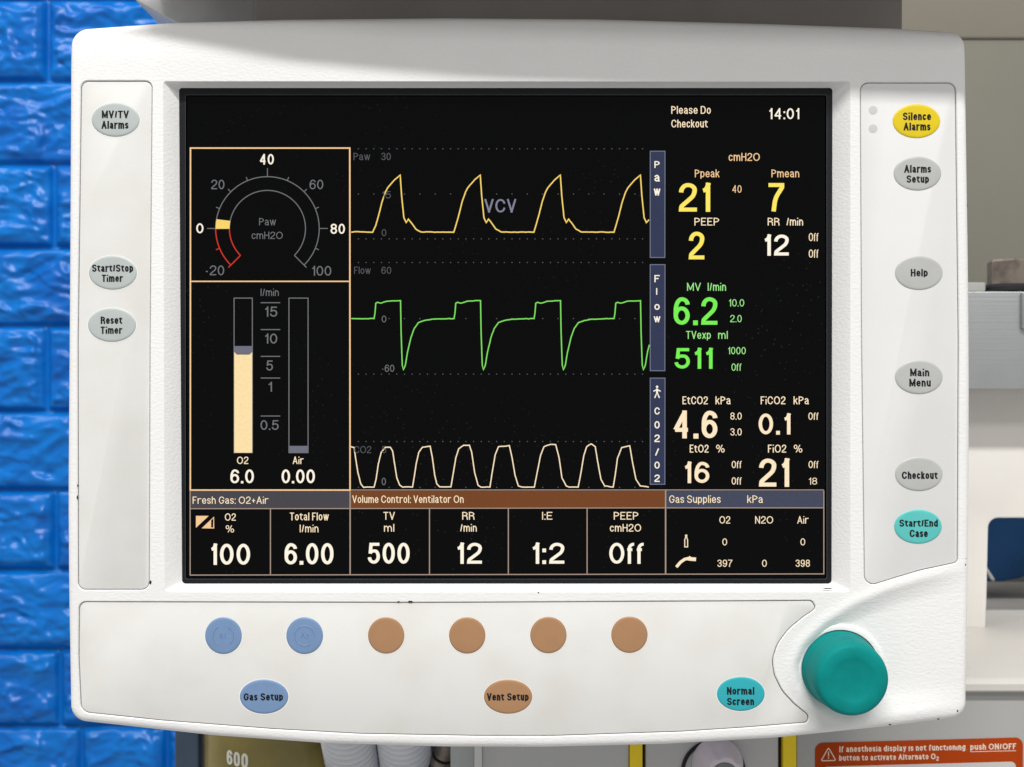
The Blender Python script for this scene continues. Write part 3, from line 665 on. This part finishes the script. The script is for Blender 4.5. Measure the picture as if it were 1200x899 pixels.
# little symbols
mb = MB(); line(mb, [(802.4, 641), (802.4, 632.6), (803.4, 630.2), (803.4, 627.2), (804.8, 627.2), (804.8, 630.2), (805.8, 632.6), (805.8, 641)], 1.1, L3, True); part(mb, 'cylinder_symbol', M['cream'])
mb = MB(); line(mb, [(792.6, 664.6), (797.5, 658.8), (802.5, 655.4), (807, 654.4)], 3.4, L3); line(mb, [(806, 654.8), (815.6, 655.6)], 4.2, L3-.02); line(mb, [(808, 653.5), (808.6, 652)], 2, L3-.03); part(mb, 'pipe_symbol', M['cream'])
mb = MB(); flat(mb, [(229.6, 604.6), (244.6, 604.6), (229.6, 618.6)], L3); line(mb, [(250.4, 606.4), (250.4, 618.8), (237.2, 618.8)], 1.2, L3, True)
flat(mb, [(237.2, 618.8), (247.4, 609.6), (247.4, 618.8)], L3-.02); part(mb, 'mixer_symbol', M['orange'])

# ------------------------------------------------------------------ overhead shelf
M['shelf'] = mat('shelf_grey', (.34, .315, .295), .5, .4, bump=.1, bscale=700, mottle=.08)
M['shelf_end'] = mat('shelf_end_grey', (.43, .435, .44), .35, .5, bump=.1, bscale=700, mottle=.15, mscale=60)
sh = empty('overhead_shelf', 'dark grey overhead shelf with a slanted paler end, just above the white display', 'shelf')
mb = MB(); box(mb, 298, -70, 1058, 60, 90, 300, 3, ref=90); mb.build('fascia', M['shelf'], sh)
mb = MB(); slab(mb, rounded([(150, -80), (300, -80), (300, 40), (215, 30, 10), (201, 24, 8), (158, 0, 4)]), 96, 290, 2, 96); mb.build('end_cap', M['shelf_end'], sh)
mb = MB(); zt, zb = (CY+75)*S, (CY+40)*S
outl = [(158, 90), (158, -58), (330, -86), (550, -102), (900, -113), (1190, -120), (1190, 90)]  # unseen slab added above the view, front edge shaped to shade the display top
mb.loft([[((x-CX)*S, d*S, z) for x, d in outl] for z in (zb, zt)], True, True); mb.build('shade_canopy', M['shelf'], sh)

# ------------------------------------------------------------------ brick wall
WD = 2000.0
def brickwall():
    rows = [-205, -102, 0, 96, 193, 290.5, 382, 482, 574, 667, 760, 850, 943, 1036]
    joints = {0: [20, 300], 1: [-80, 170], 2: [58, 255], 3: [-60, 140], 4: [65, 260], 5: [-70, 150], 6: [57, 250], 7: [-80, 146], 8: [67, 262], 9: [-75, 150], 10: [72, 265], 11: [97, 197, 380], 12: [40, 240]}
    x0, x1, y0, y1, st = -420, 470, -150, 1000, 2.2
    nx, ny = int((x1-x0)/st)+1, int((y1-y0)/st)+1
    V = []; 
    xs = [x0+st*i for i in range(nx)]; ys = [y0+st*j for j in range(ny)]
    for y in ys:
        r = 0
        while r < len(rows)-2 and y >= rows[r+1]: r += 1
        js = sorted(joints.get(r, [0])); base = list(js)
        while base[0] > x0-200: base.insert(0, base[0]-195)
        while base[-1] < x1+200: base.append(base[-1]+195)
        dy = min(y-rows[r], rows[r+1]-y)
        for x in xs:
            k = 0
            while base[k+1] <= x: k += 1
            dx = min(x-base[k], base[k+1]-x)
            e = min(dx, dy); 
            t = max(0, min(1, (e-1.6)/2.8)); prof = t*t*(3-2*t)
            s_ = r*17.3+k*41.7
            wx = noise.noise((x/45, y/45, s_))*16
            q = Vector(((x+wx)/58+s_, (y-wx*.6)/33, s_*.37))
            n1 = noise.noise(q); n2 = noise.noise(q*2.3+Vector((5, 1, 2))); n3 = noise.noise(q*5.1)
            ridge = (1-abs(n1)*2.0)
            u = max(0, min(1, (e-3)/9))
            n4 = noise.noise(q*3.3+Vector((9, 3, 7))); h = prof*11 + u*(ridge*8+(1-abs(n2)*2)*5.5+(1-abs(n4)*2)*3.4+n3*1.6 + 3*noise.cell(Vector(((x+wx*2.2)/40, (y+wx*2)/30, s_))))
            V.append(pt(x, y, WD-h*2.48*.55, WD))
    F = []
    for j in range(ny-1):
        for i in range(nx-1):
            a = j*nx+i; F.append((a, a+1, a+nx+1, a+nx))
    me = bpy.data.meshes.new('brick_wall'); me.from_pydata(V, [], F)
    me.polygons.foreach_set('use_smooth', [True]*len(F)); me.materials.append(mat('blue_foam_brick', (.0008, .146, .51), .29, .28, bump=.2, bscale=110, mottle=.2, mscale=22, mtint=(.0008, .10, .42), bdist=.001)); me.update()
    o = bpy.data.objects.new('brick_wall', me); COL.objects.link(o)
    tag(o, 'bright blue wall of rough raised bricks beside and behind the white display', 'wall')
brickwall()

# ------------------------------------------------------------------ the machine behind
M['cream'+'_case'] = mat('cream_case', (.80, .77, .725), .5, .4, bump=.15, bscale=900, mottle=.06, mscale=12)
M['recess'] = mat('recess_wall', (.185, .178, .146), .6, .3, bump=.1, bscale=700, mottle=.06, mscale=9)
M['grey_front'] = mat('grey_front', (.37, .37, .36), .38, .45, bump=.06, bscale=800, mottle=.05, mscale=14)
M['alu'] = mat('brushed_aluminium', (.46, .47, .48), .38, .5, metal=.75, bump=.5, bscale=260, bstretch=(.03, 1, 3), mottle=.12, mscale=30)
M['yellow_paint'] = mat('yellow_strip', (.88, .64, .008), .45, .4, mottle=.06, mscale=80)
M['orange_film'] = mat('orange_label', (.36, .045, .004), .5, .08, mottle=.05, mscale=90)
M['label_text'] = mat('label_print', (.80, .60, .48), .5, .3, mottle=.05, mscale=300)
M['label_grey'] = mat('label_field', (.50, .49, .48), .5, .3, mottle=.04)
M['steel'] = mat('dark_steel', (.25, .205, .17), .38, .5, metal=.45, mottle=.45, mscale=140)
M['rubber'] = mat('black_rubber', (.012, .012, .014), .6, .3, mottle=.2)
M['lavender'] = mat('lavender_plastic', (.66, .60, .67), .42, .45, bump=.08, bscale=900, mottle=.06, mscale=90)
M['knob_face'] = mat('grey_knob_face', (.19, .185, .19), .45, .4, mottle=.1, mscale=90)
M['navy'] = mat('navy_cloth', (.010, .075, .22), .6, .3, bump=.2, bscale=300, mottle=.3, mscale=30)

mc = empty('machine_cabinet', 'cream and grey machine cabinet with tray, yellow strips and orange label behind the display', 'medical cabinet')
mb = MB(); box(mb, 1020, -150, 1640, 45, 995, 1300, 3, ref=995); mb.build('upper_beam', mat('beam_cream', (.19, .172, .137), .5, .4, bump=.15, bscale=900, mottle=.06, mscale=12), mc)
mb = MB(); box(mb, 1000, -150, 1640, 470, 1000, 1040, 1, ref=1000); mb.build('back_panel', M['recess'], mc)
# cream panel with the rounded opening and the post beside it
def panel_with_opening():
    mb = MB(); y0 = 645
    o = resample(rect(900, 452, 1640, 737, 2), 6)
    hole = rounded([(1158.5, 800), (1158.5, 607, 12), (1330, 607, 12), (1330, 800)], True, 8)
    # left post, lintel, right post as one solid
    out = rounded([(900, 452, 0), (1640, 452, 0), (1640, 736, 0), (1330, 736, 0), (1330, 607, 12), (1158.5, 607, 12), (1156.5, 700, 60), (1155, 734, 0), (1155, 736, 0), (900, 736, 0)], True, 8)
    slab(mb, out, y0, y0+26, 2.2, y0); return mb.build('cream_panel', M['cream_case'], mc, 40)
panel_with_opening()
TZ = -422.0*S
def tray():
    mb = MB(); x0, x1 = 250*S, 1300*S
    prof = [(300, -4), (297, -8), (297, -17), (300, -20), (420, -22), (1100, -22), (1100, 0), (640, 0), (306, 0), (302, -1.5)]
    vs = [[(x, d*S, TZ+z*S) for d, z in prof] for x in (x0, x1)]
    mb.loft(vs, True, True); return mb.build('tray', mat('tray_cream', (.57, .545, .505), .45, .4, bump=.15, bscale=900, mottle=.06, mscale=12), mc, 35)  # same cream plastic, colour darkened to offset the light on its upward face
tray()
mb = MB(); slab(mb, rect(900, 560, 1640, 690), 1110, 1140, 1, 1110); mb.build('rear_panel', mat('rear_grey', (.27, .26, .245), .6, .3, mottle=.1, mscale=12), mc)
# grey lower fronts
FD = 310.0
fz = lambda z: z
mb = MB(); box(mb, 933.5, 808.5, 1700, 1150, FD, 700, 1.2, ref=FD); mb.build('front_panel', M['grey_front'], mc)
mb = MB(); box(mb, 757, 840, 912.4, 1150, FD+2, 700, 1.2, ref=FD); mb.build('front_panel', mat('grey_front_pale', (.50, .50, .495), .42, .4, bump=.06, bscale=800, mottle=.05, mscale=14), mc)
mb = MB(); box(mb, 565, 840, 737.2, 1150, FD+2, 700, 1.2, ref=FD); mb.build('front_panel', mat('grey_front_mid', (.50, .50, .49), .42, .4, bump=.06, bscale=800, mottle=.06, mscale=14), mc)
mb = MB(); box(mb, 738, 835, 752.6, 1150, FD-3, FD+40, .8, ref=FD); mb.build('yellow_strip', M['yellow_paint'], mc)
mb = MB(); box(mb, 917.2, 835, 932.6, 1150, FD-3, FD+40, .8, ref=FD); mb.build('yellow_strip', M['yellow_paint'], mc)
mb = MB(); box(mb, 752, 838, 758, 1150, FD+14, 700, .5, ref=FD); box(mb, 911.5, 838, 918, 1150, FD+10, 700, .5, ref=FD); mb.build('black_gap', M['rubber'], mc)  # black strips set back in the gaps beside the yellow ones
mb = MB(); box(mb, 556, 838, 565, 1150, FD-2, 700, 1, ref=FD); mb.build('edge_trim', mat('pale_trim', (.62, .62, .60), .4, .4, mottle=.04), mc)
mb = MB(); box(mb, 528, 838, 556, 1150, FD+30, 700, 1, ref=FD+30); mb.build('side_panel', mat('pale_grey_side', (.42, .44, .44), .45, .4, mottle=.06, mscale=20), mc)
# warning label
def tilt(p, sl=-.027): return [Vector((q[0], q[1]+sl*(q[0]-955))) for q in p]
mb = MB(); lo = tilt(rounded([(955, 870.6, 9), (1198.5, 870.6, 9), (1198.5, 990, 9), (955, 990, 9)]))
slab(mb, lo, FD-.9, FD+.5, .2, FD); lab = mb.build('warning_label', M['orange_film'], mc)
mb = MB(); slab(mb, tilt(rounded([(964, 898.6, 6), (1190, 898.6, 6), (1190, 984, 6), (964, 984, 6)])), FD-1.2, FD-.5, .1, FD); mb.build('label_field', M['label_grey'], lab)
mb = MB(); sl = -.0175
text(mb, 'If anesthesia display is not functioning,', 983.3, 1133.2, 874.3, 881.2, FD-1.3, .2, 0, FD, .12, sl)
text(mb, 'push ON/OFF', 1136.6, 1190.4, 871.7, 878.6, FD-1.3, .2, 0, FD, .12, sl)
line(mb, [(1136.2, 880.7), (1190.4, 879.5)], .8, FD-1.3, ref=FD)
text(mb, 'button to activate Alternate O', 983, 1096, 884.8, 891.4, FD-1.3, .2, 0, FD, .12, sl)
text(mb, '2', 1096.8, 1099.8, 886.2, 891.2, FD-1.3, .2, 0, FD)
mb.build('lettering', M['label_text'], lab, 0)
mb = MB(); line(mb, rounded([(970.6, 875.9, 1), (979.2, 890.8, 1), (961.9, 891.4, 1)]), 1.2, FD-1.3, True, ref=FD); line(mb, [(970.6, 880.5), (970.6, 886.3)], 1.3, FD-1.3, ref=FD); line(mb, [(970.6, 887.4), (970.6, 888.9)], 1.3, FD-1.3, ref=FD)
mb.build('warning_symbol', M['label_text'], lab, 0)
# flow knob in its dark recess
mb = MB(); lathe(mb, 836, 905, [(38, FD+1), (38, FD-1), (37, FD-2), (34, FD-2), (34, FD+1)], FD, 64, caps=(False, False)); rec = mb.build('knob_recess', M['rubber'], mc)
mb = MB(); lathe(mb, 836, 905, [(34.2, FD+1), (34.2, FD-1), (33, FD-1.6), (.5, FD-2)], FD, 64); mb.build('knob_seat', mat('knob_seat', (.42, .41, .42), .4, .4, mottle=.1), mc)
mb = MB(); n = 96; rs = []
for r, d, f in ((29.5, -3, 0), (29, -12, 0), (27.5, -25, .6), (24.5, -42, 1.0), (22.5, -58, 1.0), (21, -61, .7), (16, -61.5, 0), (15.5, -59, 0), (.5, -59, 0)):
    rs.append([pt(840+(r-2.2*f*max(0, math.cos(7*a)))*math.cos(a), 893+(r-2.2*f*max(0, math.cos(7*a)))*math.sin(a), FD+d, FD) for a in [2*math.pi*k/n for k in range(n)]])
mb.loft(rs, True, True); fk = mb.build('flow_knob', M['lavender'], mc, 45)
mb = MB(); lathe(mb, 840, 893, [(15.4, FD-58), (15.4, FD-60.5), (14.6, FD-61.2), (.5, FD-61.2)], FD, 48); mb.build('knob_cap', M['knob_face'], fk)

# rail with nut
ra = empty('mounting_rail', 'brushed aluminium rail with a knurled nut on top, to the side of the display', 'rail')
mb = MB(); box(mb, 900, 341.5, 1640, 456, 560, 640, 1.5, ref=560); mb.build('rail_body', M['alu'], ra)
mb = MB(); box(mb, 1195.4, 343, 1300, 386, 552, 562, 1, ref=560); mb.build('end_plate', mat('grey_plate', (.33, .34, .35), .4, .5, metal=.6, mottle=.1), ra)
mb = MB(); box(mb, 1060, 331, 1155, 341.5, 580, 640, 1, ref=580); mb.build('clamp_plate', mat('plate_grey', (.36, .36, .34), .5, .4, mottle=.1), ra)
def vlathe(mb, cx, d, prof, ref, n=48, flute=0, nf=10, mi=0):
    """Turned shape about a vertical axis; prof = (radius, photo y)."""
    k = (D+ref)/D; rs = []
    for r, y in prof:
        rr = []
        for i in range(n):
            a = 2*math.pi*i/n+.35; q = r*(1-flute*max(0, math.cos(nf*a)))
            rr.append(((cx-CX)*k*S+q*k*S*math.cos(a), d*S+q*k*S*math.sin(a), (CY-y)*k*S))
        rs.append(rr)
    return mb.loft(rs, True, True, mi=mi)
mb = MB(); vlathe(mb, 1182, 600, [(23, 337), (24.5, 335), (24.5, 307.5), (22.5, 305), (13, 304.2), (12.5, 306), (1, 306)], 600, 6); nu = mb.build('nut', M['steel'], ra, 25)
mb = MB(); vlathe(mb, 1181, 600, [(29, 342), (29, 337.5), (25, 334), (1, 333)], 600); mb.build('washer', M['rubber'], nu)

# navy cover seen through the opening
mb = MB()
slab(mb, rounded([(1120, 560, 20), (1280, 560, 20), (1280, 640, 30), (1196, 678, 30), (1175, 681.5, 30), (1120, 681.5, 10)]), 900, 1000, 4, 900)
o = mb.build('navy_cover', M['navy'], None, 50)
tag(o, 'navy blue cover hanging behind the rounded opening in the cream panel', 'cover')
mb = MB(); mb.loft([[pt(1154+t*10+2.4*math.cos(a), 664+t*16+2.4*math.sin(a)*.6, 870+3*math.sin(a), 870) for a in [2*math.pi*k/16 for k in range(16)]] for t in (0, .3, .6, .9, 1)], True, True)
o = mb.build('chrome_latch', mat('chrome', (.7, .7, .7), .18, .5, metal=1, mottle=.1), None); tag(o, 'small chrome latch beside the navy cover in the opening', 'latch')

# ------------------------------------------------------------------ below the display
# slate post
mb = MB(); box(mb, 204.5, 800, 233, 1150, 480, 520, 3, ref=480)
tag(mb.build('support_post', mat('slate_post', (.045, .075, .125), .35, .5, mottle=.2, mscale=40)), 'slate blue post under the display, between blue bricks and olive canister', 'post')
# smoky canister with figures
ca = empty('bellows_canister', 'smoky olive bellows canister marked 600, under the display', 'canister')
cd = 500
mb = MB(); vlathe(mb, 306, cd, [(84, 1150), (84, 845), (82, 838), (70, 834)], 400, 96); mb.build('canister_wall', mat('smoky_olive', (.36, .285, .075), .16, .5, mottle=.3, mscale=30, trans=.25), ca, 40)
mb = MB()
k4 = (D+400)/D
def wrap(p):   # put flat lettering on the curved wall
    x, d_, z = p; r = 84.6*k4*S; cx = (306-CX)*k4*S; a = max(-1.4, min(1.4, (x-cx)/r)); return (cx+r*math.sin(a), cd*S-r*math.cos(a), z)
ref_f = 394
text(mb, '600', 262, 291, 880.6, 897.8, ref_f, .19, 0, ref_f, .12, .085)
mb.v = [wrap(p) for p in mb.v]; mb.build('lettering', mat('white_print', (.78, .76, .66), .5, .3, mottle=.05, mscale=200), ca, 0)
# corrugated hoses leaning towards the viewer
def hose(cx, label):
    mb = MB(); n = 48; rs = []; ref = 430; k = (D+ref)/D; tl = math.radians(40)
    ax = Vector((0, -math.sin(tl), math.cos(tl))); e1 = Vector((1, 0, 0)); e2 = ax.cross(e1)
    c0 = Vector(((cx-CX)*k*S, (ref+30)*S, (CY-905)*k*S))
    per = 10.5; m = 10; L = 24
    for i in range(L*m):
        t = (i/m-L*.5)*per; ph = (i % m)/m; r = 31-6.5*(.5-.5*math.cos(2*math.pi*ph))**1.6
        c = c0+ax*(t*S*k)
        rs.append([c+(e1*math.cos(a)+e2*math.sin(a))*r*S*k for a in [2*math.pi*q/n for q in range(n)]])
    mb.loft(rs, True, True)
    o = mb.build('corrugated_hose', M['hose'], None, 60); tag(o, label, 'hose', 'grey corrugated hoses under the display'); return o
M['hose'] = mat('grey_hose', (.72, .74, .78), .3, .5, mottle=.08, mscale=60)
hose(409.3, 'pale grey corrugated hose next to the olive canister marked 600')
hose(474, 'pale grey corrugated hose next to the dark steel fitting')
# fitting
fi = empty('hose_fitting', 'dark steel ribbed fitting beside the corrugated hoses', 'fitting')
def fitting():
    ref = 440; k = (D+ref)/D; ax = Vector((.35, -.25, .9)).normalized(); e1 = ax.orthogonal().normalized(); e2 = ax.cross(e1)
    c0 = Vector(((516-CX)*k*S, ref*S, (CY-893)*k*S))
    def seg(name, t0, t1, r, mm):
        mb = MB(); rs = []
        for t, q in ((t0, r-1), (t0+1, r), (t1-1, r), (t1, r-1)): rs.append([c0+ax*t*S*k+(e1*math.cos(a)+e2*math.sin(a))*q*S*k for a in [2*math.pi*j/40 for j in range(40)]])
        mb.loft(rs, True, True); mb.build(name, mm, fi, 30)
    seg('collar', -30, -9, 11, M['steel']); seg('seal_ring', -9, -6.5, 12.5, M['rubber']); seg('nut', -6.5, 6, 12, M['steel']); seg('seal_ring', 6, 8, 12.5, M['rubber']); seg('collar', 8, 28, 11, M['steel'])
fitting()
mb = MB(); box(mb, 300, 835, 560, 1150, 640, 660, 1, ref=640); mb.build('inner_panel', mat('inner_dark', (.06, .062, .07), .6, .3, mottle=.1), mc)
